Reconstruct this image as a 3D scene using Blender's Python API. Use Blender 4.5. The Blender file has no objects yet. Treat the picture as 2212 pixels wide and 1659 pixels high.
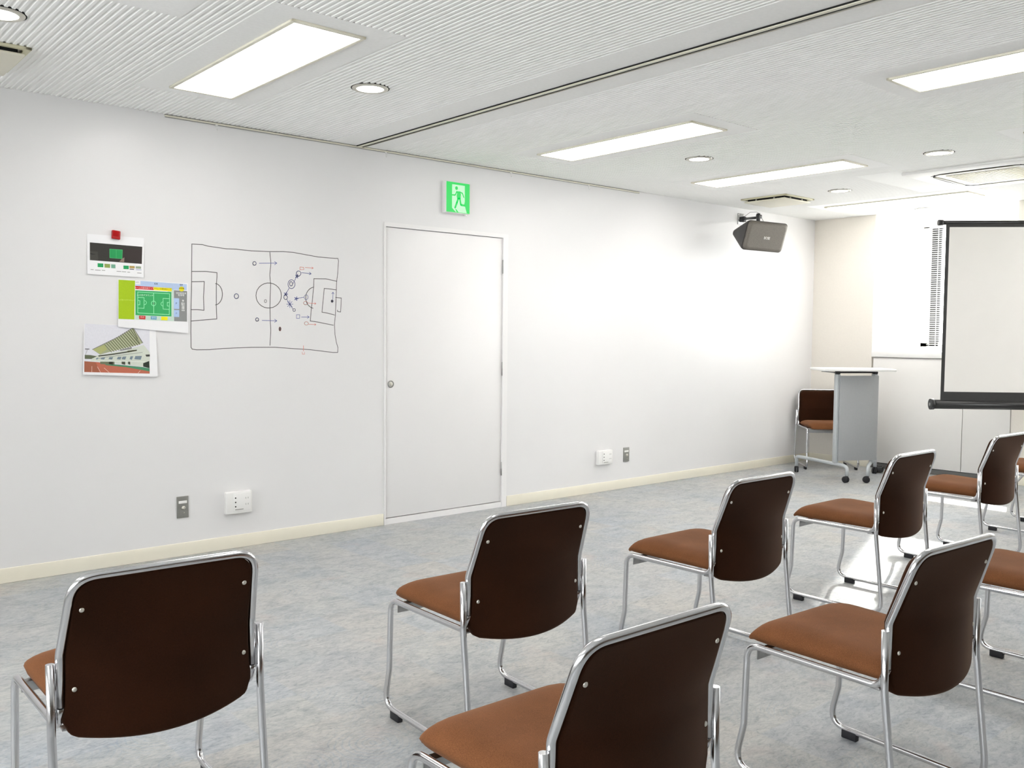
import bpy, bmesh, math, random
from mathutils import Vector, Matrix
random.seed(4)
PI = math.pi
sc = bpy.context.scene
COL = sc.collection

# ------------------------------------------------------------------ camera
F, YAW, PITCH, ROLL = 1957.85, 0.7115, -0.0543, 0.0083
CAM = Vector((0, -5.149, 1.290))
fw = Vector((math.sin(YAW)*math.cos(PITCH), math.cos(YAW)*math.cos(PITCH), math.sin(PITCH)))
r0 = Vector((math.cos(YAW), -math.sin(YAW), 0)); u0 = r0.cross(fw)
R_ = math.cos(ROLL)*r0 + math.sin(ROLL)*u0
U_ = -math.sin(ROLL)*r0 + math.cos(ROLL)*u0
cam = bpy.data.cameras.new('camera'); cam.sensor_width = 36; cam.lens = F/2212*36
cam.clip_start = 0.05; cam.clip_end = 200
co = bpy.data.objects.new('camera', cam); COL.objects.link(co)
m = Matrix((R_, U_, -fw)).transposed().to_4x4(); m.translation = CAM
co.matrix_world = m; sc.camera = co

def at(px, py, ax, v):
    """point of the room where the sight line through a photo pixel meets the plane axis=v"""
    d = fw + (px-1106)/F*R_ - (py-829.5)/F*U_
    return CAM + d*((v-CAM[ax])/d[ax])
def wl(px, py, y=0.0): return at(px, py, 1, y)

# ------------------------------------------------------------------ materials
def new_mat(name):
    m = bpy.data.materials.new(name); m.use_nodes = True
    return m, m.node_tree, m.node_tree.nodes['Principled BSDF']
def pm(name, col, rough=.5, metal=0, spec=.5, coat=0, sheen=0, sheen_tint=None, sheen_rough=.5, noise=0, nscale=30, bump=0, bscale=200, emis=None, estr=0):
    m, nt, b = new_mat(name)
    b.inputs['Base Color'].default_value = (*col, 1)
    b.inputs['Roughness'].default_value = rough
    b.inputs['Metallic'].default_value = metal
    b.inputs['Specular IOR Level'].default_value = spec
    b.inputs['Coat Weight'].default_value = coat
    if sheen:
        b.inputs['Sheen Weight'].default_value = sheen
        b.inputs['Sheen Roughness'].default_value = sheen_rough
        b.inputs['Sheen Tint'].default_value = (*sheen_tint, 1)
    tc = nt.nodes.new('ShaderNodeTexCoord')
    if noise:
        n = nt.nodes.new('ShaderNodeTexNoise'); n.inputs['Scale'].default_value = nscale; n.inputs['Detail'].default_value = 5
        nt.links.new(tc.outputs['Object'], n.inputs['Vector'])
        mr = nt.nodes.new('ShaderNodeMapRange'); mr.inputs[1].default_value = .3; mr.inputs[2].default_value = .7
        mr.inputs[3].default_value = 1-noise; mr.inputs[4].default_value = 1+noise
        nt.links.new(n.outputs['Fac'], mr.inputs[0])
        mx = nt.nodes.new('ShaderNodeMix'); mx.data_type = 'RGBA'; mx.blend_type = 'MULTIPLY'; mx.inputs[0].default_value = 1
        mx.inputs[6].default_value = (*col, 1); nt.links.new(mr.outputs[0], mx.inputs[7]); nt.links.new(mx.outputs[2], b.inputs['Base Color'])
    if bump:
        n = nt.nodes.new('ShaderNodeTexNoise'); n.inputs['Scale'].default_value = bscale; n.inputs['Detail'].default_value = 3
        nt.links.new(tc.outputs['Object'], n.inputs['Vector'])
        bp = nt.nodes.new('ShaderNodeBump'); bp.inputs['Strength'].default_value = bump; bp.inputs['Distance'].default_value = .002
        nt.links.new(n.outputs['Fac'], bp.inputs['Height']); nt.links.new(bp.outputs[0], b.inputs['Normal'])
    if emis:
        b.inputs['Emission Color'].default_value = (*emis, 1); b.inputs['Emission Strength'].default_value = estr
    return m
def srgb(r, g, b):
    f = lambda c: (c/255/12.92) if c/255 <= .04045 else ((c/255+.055)/1.055)**2.4
    return (f(r), f(g), f(b))

M = {}
M['wall'] = pm('whiteboard_wall', (.785,.780,.786), .29, spec=.32, noise=.008, nscale=2)
M['door'] = pm('white_door_paint', (.83,.82,.822), .4, spec=.5, noise=.006, nscale=3)
M['paint'] = pm('white_paint', (.86,.855,.845), .6, noise=.01, nscale=4)
M['board'] = pm('ceiling_board_paint', (.90,.90,.89), .8, spec=.2, noise=.02, nscale=60)
M['ceil'] = pm('ribbed_ceiling_paint', (.90,.90,.885), .75, spec=.25, noise=.01, nscale=20)
M['beige'] = pm('beige_wall_paper', (.79,.75,.69), .8, spec=.2, noise=.015, nscale=90, bump=.1, bscale=300)
M['base'] = pm('cream_vinyl_baseboard', (.84,.80,.68), .5, noise=.01, nscale=10)
M['chrome'] = pm('chrome', (.66,.66,.68), .17, 1, noise=.03, nscale=15)
M['steel'] = pm('brushed_steel', (.42,.42,.42), .32, 1, noise=.06, nscale=60)
M['plate'] = pm('grey_steel_plate', (.32,.32,.30), .4, .6, noise=.04, nscale=60)
M['rubber'] = pm('black_rubber', (.012,.012,.016), .6, noise=.1, nscale=50)
M['blackp'] = pm('black_plastic', (.02,.02,.022), .4, noise=.06, nscale=50)
M['void'] = pm('dark_recess', (.006,.006,.005), .9, noise=.05, nscale=20)
M['cream'] = pm('cream_plastic', (.74,.71,.60), .45, noise=.01, nscale=20)
M['creamd'] = pm('yellowed_plastic', (.62,.59,.42), .5, noise=.02, nscale=20)
M['whitep'] = pm('white_plastic', (.84,.835,.82), .4, noise=.008, nscale=20)
M['alu'] = pm('anodised_aluminium', (.62,.60,.54), .4, .7, noise=.03, nscale=30)
M['greyp'] = pm('grey_powder_coat', (.50,.53,.55), .42, .3, noise=.02, nscale=40)
M['panelg'] = pm('grey_modesty_panel', (.36,.37,.38), .6, noise=.02, nscale=60)
M['paper'] = pm('paper', (.86,.86,.88), .7, noise=.006, nscale=30)
M['cab'] = pm('cabinet_laminate', (.80,.785,.765), .5, noise=.01, nscale=4)
M['kick'] = pm('dark_grey_plinth', (.12,.12,.115), .5, noise=.05, nscale=20)
M['spk'] = pm('speaker_shell', (.055,.052,.05), .5, noise=.08, nscale=40)
M['grille'] = pm('speaker_grille', (.17,.155,.135), .55, .3, noise=.12, nscale=120, bump=.4, bscale=600)
M['screen'] = pm('projection_fabric', (.80,.785,.76), .9, spec=.1, noise=.01, nscale=6)
M['mask'] = pm('black_screen_border', (.035,.035,.035), .7, noise=.06, nscale=30)
M['case'] = pm('black_screen_case', (.03,.03,.03), .28, .2, noise=.05, nscale=30)
M['red'] = pm('red_plastic', (.42,.004,.006), .3, noise=.08, nscale=60)
M['slat'] = None
LIGHT = 10.0
def emat(name, col, s):
    m, nt, b = new_mat(name)
    b.inputs['Base Color'].default_value = (*col, 1)
    n = nt.nodes.new('ShaderNodeTexNoise'); n.inputs['Scale'].default_value = 3
    mr = nt.nodes.new('ShaderNodeMapRange'); mr.inputs[3].default_value = s*.97; mr.inputs[4].default_value = s*1.03
    nt.links.new(n.outputs['Fac'], mr.inputs[0]); nt.links.new(mr.outputs[0], b.inputs['Emission Strength'])
    b.inputs['Emission Color'].default_value = (*col, 1)
    return m
M['lamp'] = emat('lit_acrylic_diffuser', (1, .965, .925), LIGHT)
M['lampc'] = emat('lit_downlight_lens', (1, .98, .95), 8.0)
M['sgreen'] = emat('lit_sign_green', (.0, .66, .09), .90)
M['swhite'] = emat('lit_sign_white', (.88, 1, .88), .95)
for k_ in ('sgreen', 'swhite'): M[k_].node_tree.nodes['Principled BSDF'].inputs['Base Color'].default_value = (.02, .05, .03, 1)

# fabric: deep brown nap with a soft sheen
def fabric(name, col, sheen):
    m, nt, b = new_mat(name)
    tc = nt.nodes.new('ShaderNodeTexCoord')
    n = nt.nodes.new('ShaderNodeTexNoise'); n.inputs['Scale'].default_value = 5; n.inputs['Detail'].default_value = 6
    n2 = nt.nodes.new('ShaderNodeTexNoise'); n2.inputs['Scale'].default_value = 500; n2.inputs['Detail'].default_value = 2
    nt.links.new(tc.outputs['Object'], n.inputs['Vector']); nt.links.new(tc.outputs['Object'], n2.inputs['Vector'])
    ad = nt.nodes.new('ShaderNodeMath'); ad.operation = 'ADD'
    nt.links.new(n.outputs['Fac'], ad.inputs[0]); nt.links.new(n2.outputs['Fac'], ad.inputs[1])
    mr = nt.nodes.new('ShaderNodeMapRange'); mr.inputs[1].default_value = .7; mr.inputs[2].default_value = 1.3
    mr.inputs[3].default_value = .7; mr.inputs[4].default_value = 1.3
    nt.links.new(ad.outputs[0], mr.inputs[0])
    mx = nt.nodes.new('ShaderNodeMix'); mx.data_type = 'RGBA'; mx.blend_type = 'MULTIPLY'; mx.inputs[0].default_value = 1
    mx.inputs[6].default_value = (*col,1); nt.links.new(mr.outputs[0], mx.inputs[7])
    nt.links.new(mx.outputs[2], b.inputs['Base Color'])
    b.inputs['Roughness'].default_value = .85; b.inputs['Specular IOR Level'].default_value = .08
    b.inputs['Sheen Weight'].default_value = sheen; b.inputs['Sheen Roughness'].default_value = .40; b.inputs['Sheen Tint'].default_value = (1,.68,.5,1)
    bp = nt.nodes.new('ShaderNodeBump'); bp.inputs['Strength'].default_value = .25; bp.inputs['Distance'].default_value = .001
    nt.links.new(n2.outputs['Fac'], bp.inputs['Height']); nt.links.new(bp.outputs[0], b.inputs['Normal'])
    return m
M['fabric'] = fabric('shaded_brown_back_fabric', (.022,.0066,.0021), .16)  # darker copy of the chair brown: shade on the backs put into the colour
M['seatfab'] = fabric('lit_brown_seat_fabric', (.150,.060,.0245), .10)  # paler copy for the seats: light from above put into colour, plus some fading

def floor_mat():
    m, nt, b = new_mat('patterned_carpet_tile')
    N, L = nt.nodes.new, nt.links.new
    tc = N('ShaderNodeTexCoord')
    def noise(scale, detail=6, rough=.6, dist=0, vec=None, sc3=None):
        n = N('ShaderNodeTexNoise'); n.inputs['Scale'].default_value = scale; n.inputs['Detail'].default_value = detail
        n.inputs['Roughness'].default_value = rough; n.inputs['Distortion'].default_value = dist
        v = vec or tc.outputs['Object']
        if sc3:
            mp = N('ShaderNodeMapping'); mp.inputs['Scale'].default_value = sc3; L(v, mp.inputs[0]); v = mp.outputs[0]
        L(v, n.inputs['Vector']); return n.outputs['Fac']
    def ramp(f, els):
        r = N('ShaderNodeValToRGB'); c = r.color_ramp
        c.elements[0].position, c.elements[0].color = els[0][0], (*els[0][1], 1)
        c.elements[1].position, c.elements[1].color = els[-1][0], (*els[-1][1], 1)
        for p, k in els[1:-1]: e = c.elements.new(p); e.color = (*k, 1)
        L(f, r.inputs[0]); return r.outputs[0]
    def mix(f, a, bb, mode='MIX'):
        x = N('ShaderNodeMix'); x.data_type = 'RGBA'; x.blend_type = mode
        if isinstance(f, float): x.inputs[0].default_value = f
        else: L(f, x.inputs[0])
        for i, v in ((6, a), (7, bb)):
            if isinstance(v, tuple): x.inputs[i].default_value = (*v, 1)
            else: L(v, x.inputs[i])
        return x.outputs[2]
    # patchwork of tiles about 25 cm, each with its own tint
    sn = N('ShaderNodeVectorMath'); sn.operation = 'SNAP'; sn.inputs[1].default_value = (.25, .25, 10); L(tc.outputs['Object'], sn.inputs[0])
    wn = N('ShaderNodeTexWhiteNoise'); wn.noise_dimensions = '3D'; L(sn.outputs[0], wn.inputs['Vector'])
    tile = ramp(wn.outputs['Value'], [(0,(.44,.46,.47)), (.3,(.50,.505,.49)), (.55,(.44,.48,.53)), (.8,(.54,.51,.47)), (1,(.40,.44,.50))])
    cloud = ramp(noise(1.6, 5, .6, .6), [(.3,(.35,.39,.44)), (.48,(.49,.50,.505)), (.7,(.56,.555,.53))])
    c = mix(.55, tile, cloud)
    # faded medallion lines
    vo = N('ShaderNodeTexVoronoi'); vo.inputs['Scale'].default_value = 4; vo.feature = 'F1'; vo.inputs['Randomness'].default_value = 0.0
    L(tc.outputs['Object'], vo.inputs['Vector'])
    sw = N('ShaderNodeMath'); sw.operation = 'MULTIPLY_ADD'; sw.inputs[1].default_value = 75; L(vo.outputs['Distance'], sw.inputs[0])
    ds = N('ShaderNodeMath'); ds.operation = 'MULTIPLY'; ds.inputs[1].default_value = 9; L(noise(14, 3, .6, 1.5), ds.inputs[0]); L(ds.outputs[0], sw.inputs[2])
    si = N('ShaderNodeMath'); si.operation = 'SINE'; L(sw.outputs[0], si.inputs[0])
    band = ramp(si.outputs[0], [(.55,(0,0,0)), (.95,(1,1,1))])
    fade = ramp(noise(2.3, 3), [(.47,(0,0,0)), (.65,(1,1,1))])
    msk = mix(1.0, band, fade, 'MULTIPLY'); 
    bwm = N('ShaderNodeRGBToBW'); L(msk, bwm.inputs[0]); mm = N('ShaderNodeMath'); mm.operation = 'MULTIPLY'; mm.inputs[1].default_value = .32; L(bwm.outputs[0], mm.inputs[0])
    c = mix(mm.outputs[0], c, (.26,.35,.46))
    # worn speckle and short streaks
    sp = ramp(noise(30, 10, .78, 1.0, sc3=(1, 2.2, 1)), [(.30,(.50,.52,.54)), (.44,(.86,.87,.88)), (.52,(1.0,1.0,1.0)), (.62,(1.10,1.09,1.07)), (.75,(1.34,1.31,1.26))])
    c = mix(1.0, c, sp, 'MULTIPLY')
    mid = ramp(noise(9, 8, .72, .8, sc3=(1, 1.5, 1)), [(.34,(.76,.78,.80)), (.48,(.98,.98,.98)), (.66,(1.14,1.13,1.10))])
    c = mix(1.0, c, mid, 'MULTIPLY')
    rd = ramp(noise(3.1, 4, .6, .4), [(.60,(0,0,0)), (.74,(1,1,1))])
    rb = N('ShaderNodeRGBToBW'); L(rd, rb.inputs[0]); rm = N('ShaderNodeMath'); rm.operation = 'MULTIPLY'; rm.inputs[1].default_value = .35; L(rb.outputs[0], rm.inputs[0])
    c = mix(rm.outputs[0], c, (.60,.47,.42))
    c = mix(1.0, c, (.86,.86,.86), 'MULTIPLY')
    L(c, b.inputs['Base Color'])
    b.inputs['Roughness'].default_value = .45; b.inputs['Specular IOR Level'].default_value = .38
    bp = N('ShaderNodeBump'); bp.inputs['Strength'].default_value = .2; bp.inputs['Distance'].default_value = .001
    L(noise(300, 3), bp.inputs['Height']); L(bp.outputs[0], b.inputs['Normal'])
    return m
M['floor'] = floor_mat()

def glass_mat():
    m, nt, b = new_mat('window_glass')
    out = nt.nodes['Material Output']
    t = nt.nodes.new('ShaderNodeBsdfTransparent'); t.inputs[0].default_value = (.95,.97,.96,1)
    g = nt.nodes.new('ShaderNodeBsdfGlossy'); g.inputs['Roughness'].default_value = .02
    fr = nt.nodes.new('ShaderNodeFresnel'); fr.inputs[0].default_value = 1.45
    mx = nt.nodes.new('ShaderNodeMixShader'); nt.links.new(fr.outputs[0], mx.inputs[0]); nt.links.new(t.outputs[0], mx.inputs[1]); nt.links.new(g.outputs[0], mx.inputs[2])
    nt.links.new(mx.outputs[0], out.inputs[0]); return m
M['glass'] = glass_mat()
def slat_mat():
    m, nt, b = new_mat('white_blind_slat')
    out = nt.nodes['Material Output']; b.inputs['Base Color'].default_value = (.85,.85,.82,1); b.inputs['Roughness'].default_value = .5
    t = nt.nodes.new('ShaderNodeBsdfTranslucent'); t.inputs[0].default_value = (.85,.84,.8,1)
    mx = nt.nodes.new('ShaderNodeMixShader'); mx.inputs[0].default_value = .45
    nt.links.new(b.outputs[0], mx.inputs[1]); nt.links.new(t.outputs[0], mx.inputs[2]); nt.links.new(mx.outputs[0], out.inputs[0]); return m
M['slat'] = slat_mat()
_pc = {}
def ink(r, g, b):
    k = (r, g, b)
    if k not in _pc: _pc[k] = pm('printed_ink_%s' % ('%02x%02x%02x' % k), srgb(r, g, b), .6, noise=.03, nscale=150)
    return _pc[k]

# ------------------------------------------------------------------ mesh helper
class MB:
    def __init__(s): s.bm = bmesh.new(); s.mats = []
    def mi(s, m):
        if m is None: return 0
        if m not in s.mats: s.mats.append(m)
        return s.mats.index(m)
    def face(s, vs, mat=None, smooth=False):
        try: f = s.bm.faces.new(vs)
        except ValueError: return None
        f.material_index = s.mi(mat); f.smooth = smooth; return f
    def poly(s, pts, mat=None):
        return s.face([s.bm.verts.new(p) for p in pts], mat)
    def box(s, c, d, rot=None, bev=0, mat=None, seg=2):
        t = bmesh.new(); bmesh.ops.create_cube(t, size=1)
        for v in t.verts: v.co = Vector((v.co.x*d[0], v.co.y*d[1], v.co.z*d[2]))
        if bev: bmesh.ops.bevel(t, geom=list(t.edges), offset=min(bev, min(d)*.45), segments=seg, affect='EDGES', profile=.5)
        M4 = (rot.to_4x4() if rot else Matrix.Identity(4)); M4.translation = Vector(c)
        s.add(t, M4, mat, bool(bev)); return s
    def add(s, t, M4=None, mat=None, smooth=False):
        mp = {}
        for v in t.verts: mp[v] = s.bm.verts.new(M4 @ v.co if M4 else v.co)
        for f in t.faces: s.face([mp[v] for v in f.verts], mat, smooth)
        t.free()
    def tube(s, pts, r, seg=12, closed=False, mat=None, caps=True):
        pts = [Vector(p) for p in pts]; n = len(pts); rings = []
        def tan(i):
            if closed: return (pts[(i+1) % n]-pts[i-1]).normalized()
            return (pts[min(i+1, n-1)]-pts[max(i-1, 0)]).normalized()
        t = tan(0); a = Vector((0, 0, 1)) if abs(t.z) < .9 else Vector((1, 0, 0))
        nrm = (a-t*a.dot(t)).normalized()
        rr = r if hasattr(r, '__len__') else [r]*n
        for i in range(n):
            t = tan(i); nrm = (nrm-t*nrm.dot(t)).normalized(); bi = t.cross(nrm)
            rings.append([s.bm.verts.new(pts[i]+rr[i]*(math.cos(2*PI*k/seg)*nrm+math.sin(2*PI*k/seg)*bi)) for k in range(seg)])
        for i in range(n if closed else n-1):
            A, B = rings[i], rings[(i+1) % n]
            for k in range(seg): s.face([A[k], A[(k+1) % seg], B[(k+1) % seg], B[k]], mat, True)
        if not closed and caps:
            s.face(rings[0][::-1], mat); s.face(rings[-1], mat)
        return s
    def lathe(s, prof, seg=24, M4=None, mat=None, smooth=True):
        rings = []
        for (r, z) in prof:
            if r < 1e-6: rings.append([s.bm.verts.new((M4 @ Vector((0, 0, z))) if M4 else (0, 0, z))])
            else: rings.append([s.bm.verts.new((M4 @ Vector((r*math.cos(2*PI*k/seg), r*math.sin(2*PI*k/seg), z))) if M4 else (r*math.cos(2*PI*k/seg), r*math.sin(2*PI*k/seg), z)) for k in range(seg)])
        for A, B in zip(rings, rings[1:]):
            for k in range(seg):
                k2 = (k+1) % seg
                if len(A) == 1 and len(B) == 1: continue
                if len(A) == 1: s.face([A[0], B[k], B[k2]], mat, smooth)
                elif len(B) == 1: s.face([A[k], A[k2], B[0]], mat, smooth)
                else: s.face([A[k], A[k2], B[k2], B[k]], mat, smooth)
        return s
    def prism(s, pts, off, mat=None):
        """closed polygon in space extruded by vector off"""
        off = Vector(off); A = [s.bm.verts.new(Vector(p)) for p in pts]; B = [s.bm.verts.new(Vector(p)+off) for p in pts]
        s.face(A[::-1], mat); s.face(B, mat); n = len(A)
        for i in range(n): s.face([A[i], A[(i+1) % n], B[(i+1) % n], B[i]], mat)
        return s
    def build(s, name, mat=None, parent=None, loc=None, rot=None, fix=True):
        if fix: bmesh.ops.recalc_face_normals(s.bm, faces=list(s.bm.faces))
        me = bpy.data.meshes.new(name); s.bm.to_mesh(me); s.bm.free()
        for mm in (s.mats or [mat]): me.materials.append(mm)
        o = bpy.data.objects.new(name, me); COL.objects.link(o)
        if parent: o.parent = parent
        if loc is not None: o.location = loc
        if rot is not None: o.rotation_euler = rot
        return o

def fillet(pts, rad, n=6):
    pts = [Vector(p) for p in pts]; out = [pts[0]]
    for i in range(1, len(pts)-1):
        r = rad[i-1] if hasattr(rad, '__len__') else rad
        a, b, c = pts[i-1], pts[i], pts[i+1]
        d1, d2 = (a-b).normalized(), (c-b).normalized()
        ang = d1.angle(d2)
        if r <= 0 or ang > PI-.02: out.append(b); continue
        L = min(r/math.tan(ang/2), (a-b).length*.49, (c-b).length*.49)
        p, q = b+d1*L, b+d2*L
        for k in range(n+1):
            t = k/n; out.append((1-t)**2*p+2*t*(1-t)*b+t*t*q)
    out.append(pts[-1]); return out

def tag(o, label=None, cat=None, group=None, kind=None):
    if label: o['label'] = label
    if cat: o['category'] = cat
    if group: o['group'] = group
    if kind: o['kind'] = kind
    return o
def thing(name, label, cat, loc=(0, 0, 0), rz=0, group=None):
    o = bpy.data.objects.new(name, None); COL.objects.link(o); o.empty_display_size = .1
    o.location = loc; o.rotation_euler = (0, 0, rz); return tag(o, label, cat, group)
def structure(o, label=None):
    o['kind'] = 'structure'
    if label: o['label'] = label
    return o
def dup(root, loc, rz, label, group=None):
    r = root.copy(); COL.objects.link(r); r.location = loc; r.rotation_euler = (0, 0, rz); r['label'] = label
    if group: r['group'] = group
    for ch in list(root.children):
        c = ch.copy(); COL.objects.link(c); c.parent = r
        for g in list(ch.children):
            d = g.copy(); COL.objects.link(d); d.parent = c
    return r
def text_mesh(name, body, size, M4, mat, parent, cjk=False, extr=.0002, sx=1.0, spacing=1.0):
    cu = bpy.data.curves.new(name, 'FONT'); cu.body = body; cu.size = size; cu.extrude = extr
    cu.align_x = 'CENTER'; cu.align_y = 'CENTER'; cu.space_line = spacing; cu.resolution_u = 2
    t = bpy.data.objects.new(name, cu); COL.objects.link(t)
    dg = bpy.context.evaluated_depsgraph_get(); me = bpy.data.meshes.new_from_object(t.evaluated_get(dg))
    bpy.data.objects.remove(t); bpy.data.curves.remove(cu)
    me.name = name; me.materials.clear(); me.materials.append(mat)
    me.transform(M4 @ Matrix.Diagonal((sx, 1, 1, 1)))
    o = bpy.data.objects.new(name, me); COL.objects.link(o); o.parent = parent; return o
WALLROT = Matrix.Rotation(PI/2, 4, 'X')          # text upright, read from the room side (-Y)
def on_wall(x, y, z, ang=0): return Matrix.Translation((x, y, z)) @ WALLROT @ Matrix.Rotation(ang, 4, 'Z')

# ------------------------------------------------------------------ room shell
H = 2.5; XB = 8.582; X0 = -2.2; YR = -9.0; XW = 9.6
Y1, Y2 = -.66, -1.975                      # window recess between the two beige piers
DX0, DX1 = 3.306, 4.385                    # door opening
f = MB(); f.poly([(X0, YR, 0), (XW+.2, YR, 0), (XW+.2, .1, 0), (X0, .1, 0)]); structure(f.build('floor', M['floor']))
w = MB()
w.box(((X0+DX0)/2, .1, H/2), (DX0-X0, .2, H+.1)); w.box(((DX1+XW+.2)/2, .1, H/2), (XW+.2-DX1, .2, H+.1))
w.box(((DX0+DX1)/2, .1, (2.03+H+.05)/2), (DX1-DX0, .2, H+.05-2.03))
structure(w.build('wall_left', M['wall']))
w = MB(); NA, NB = -1.5, -6.8
w.box((X0-.1, (.2+NA)/2, H/2), (.2, .2-NA, H+.1)); w.box((X0-.1, (NB+YR-.2)/2, H/2), (.2, NB-YR+.2, H+.1))
w.box((X0-.1, (NA+NB)/2, .42), (.2, NA-NB, .9)); w.box((X0-.1, (NA+NB)/2, 2.44), (.2, NA-NB, .24))
structure(w.build('wall_near', M['paint']))
w3 = bpy.data.objects.new('fill_window_near', None); COL.objects.link(w3); w3['kind'] = 'structure'  # added, unseen window: its daylight fills the ceiling and the left wall
w = MB(); w.box((X0-.08, (NA+NB)/2, .89), (.08, NA-NB, .04)); w.box((X0-.08, (NA+NB)/2, 2.30), (.08, NA-NB, .04))
for k_ in range(6): w.box((X0-.08, NA+(NB-NA)*k_/5, 1.6), (.08, .05, 1.45))
w.build('window_frame', M['alu'], w3)
w = MB(); w.poly([(X0-.08, NA, .89), (X0-.08, NB, .89), (X0-.08, NB, 2.31), (X0-.08, NA, 2.31)]); w.build('window_pane', M['glass'], w3)
w = MB(); w.box(((X0+XW)/2, YR-.1, H/2), (XW-X0+.4, .2, H+.1)); structure(w.build('wall_right', pm('dark_unseen_wall', (.16,.12,.09), .7, noise=.05, nscale=8)))  # unseen wall, made dark and set far back to keep the chair backs dark
# back wall: piers beside the window recesses, header and outer wall strips
w = MB()
Y3, Y4 = -2.75, -5.6
w.box(((XB+XW+.2)/2, Y1/2, H/2), (XW+.2-XB, -Y1, H), mat=M['beige'])
w.box(((XB+XW+.2)/2, (Y2+Y3)/2, H/2), (XW+.2-XB, Y2-Y3, H), mat=M['beige'])
w.box(((XB+XW+.2)/2, (Y4+YR)/2, H/2), (XW+.2-XB, Y4-YR, H), mat=M['beige'])
for (a, b) in ((Y1, Y2), (Y3, Y4)):
    w.box((XW+.1, (a+b)/2, .6), (.2, a-b, 1.2), mat=M['paint'])
    w.box((XW+.045, (a+b)/2, 2.485), (.09, a-b, .05), mat=M['paint'])
structure(w.build('wall_back'))
# white painted reveals of the recess
w = MB(); w.box(((XB+XW)/2+.004, Y1-.004, (1.16+H)/2), (XW-XB-.008, .008, H-1.16)); structure(w.build('trim_1', M['paint']), 'white painted window reveal')
w = MB(); w.box(((XB+XW)/2+.004, Y2+.004, (1.16+H)/2), (XW-XB-.008, .008, H-1.16)); structure(w.build('trim_2', M['paint']), 'white painted window reveal')
# baseboards
def baseb(name, a, b):
    a, b = Vector(a), Vector(b); d = (b-a).normalized(); n = Vector((d.y, -d.x, 0))
    m_ = MB(); L = (b-a).length
    m_.box((0, 0, 0), (L, .007, .078), bev=.003)
    ang = math.atan2(d.y, d.x)
    o = m_.build(name, M['base'], loc=(a+b)/2+n*.0035+Vector((0, 0, .039)), rot=(0, 0, ang)); return structure(o)
baseb('baseboard_left', (X0, 0, 0), (DX0-.004, 0, 0))
baseb('baseboard_left', (DX1+.006, 0, 0), (XB, 0, 0))
baseb('baseboard_back', (XB, 0, 0), (XB, Y1, 0))
baseb('baseboard_back', (XB, Y2, 0), (XB, Y3, 0))

# ---- ceiling: ribbed board with flat boards let in round the fittings
CX = [1.84, 4.29, 5.93, 7.90, -.61]
LY = [-1.245, -3.67]
m_ = MB(); P = .0262; n = int((XW+.09-X0)/P)+1
prof = [(0, 0), (.44, 0), (.50, .62), (.60, .95), (.72, 1.0), (.84, .95), (.94, .62)]
row = []
for i in range(n):
    for (t, h) in prof: row.append((X0+(i+t)*P, H+.005*h))
va = [m_.bm.verts.new((x, YR, z)) for x, z in row]; vb = [m_.bm.verts.new((x, .0, z)) for x, z in row]
for i in range(len(row)-1): m_.face([va[i], vb[i], vb[i+1], va[i+1]], M['ceil'])
boards = []
for xc in CX:
    for yc in LY: boards.append((xc-.295, xc+.295, yc-.76, yc+.75))
boards += [(6.45, 7.56, -3.12, -1.6), (.24, 1.35, -3.12, -1.61)]
boards += [(2.906, 3.30, YR, 0)]
for (a, b, c, d) in boards:
    m_.box(((a+b)/2, (c+d)/2, H+.0095), (b-a, d-c, .020), mat=M['board'])
structure(m_.build('ceiling'))
# closed slab above
m_ = MB(); m_.box(((X0-.2+XW+.09)/2, YR/2, H+.11), (XW+.29-X0, -YR+.4, .12)); structure(m_.build('trim_3', M['void']), 'slab above the ceiling')

# ---- partition track across the ceiling
m_ = MB(); L = -YR
m_.box((3.094, YR/2, H-.0035), (.005, L, .005), mat=M['void'])
m_.box((3.107, YR/2, H-.005), (.019, L, .010), mat=M['cream'])
m_.box((3.1275, YR/2, H-.003), (.020, L, .004), mat=M['void'])
m_.box((3.1405, YR/2, H-.005), (.006, L, .010), mat=M['alu'])
structure(m_.build('trim_4'), 'metal sliding partition track set in the ceiling')

# ------------------------------------------------------------------ windows
def window(name, ya, yb, dark):
    root = bpy.data.objects.new(name, None); COL.objects.link(root); root['kind'] = 'structure'
    fr = MB(); z0, z1 = 1.2, 2.46; yc = (ya+yb)/2; W = ya-yb; fm = M['blackp'] if dark else M['alu']
    fr.box((XW+.05, yc, z1-.005), (.07, W, .01), bev=.001)
    nm = max(1, round(W/1.3))
    fr.box((XW+.05, ya-.14, (z0+z1)/2), (.07, .10, z1-z0), bev=.003)
    jb = MB(); jb.box((XW+.05, yc, z0+.02), (.07, W, .04), bev=.003); jb.box((XW+.05, ya-.045, (z0+z1)/2), (.07, .09, z1-z0), bev=.003); jb.build('window_jamb', M['paint'], root)
    fr.box((XW+.05, yb+.02, (z0+z1)/2), (.07, .04, z1-z0), bev=.003)
    for i in range(1, nm): fr.box((XW+.05, ya-W*i/nm, (z0+z1)/2), (.07, .05, z1-z0), bev=.003)
    fr.build('window_frame', M['blackp'], root)
    g = MB(); g.poly([(XW+.06, ya, z0), (XW+.06, yb, z0), (XW+.06, yb, z1), (XW+.06, ya, z1)]); g.build('window_pane', M['glass'], root)
    s_ = MB(); s_.box(((XB+XW)/2-.004, yc, 1.13), (XW-XB+.012, W-.002, .06), bev=.003); s_.build('window_sill', M['paint'], root)
    return root
window('window_1', Y1, Y2, True)
window('fill_window_back', Y3, Y4, True)  # unseen second window, added for more daylight
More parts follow.
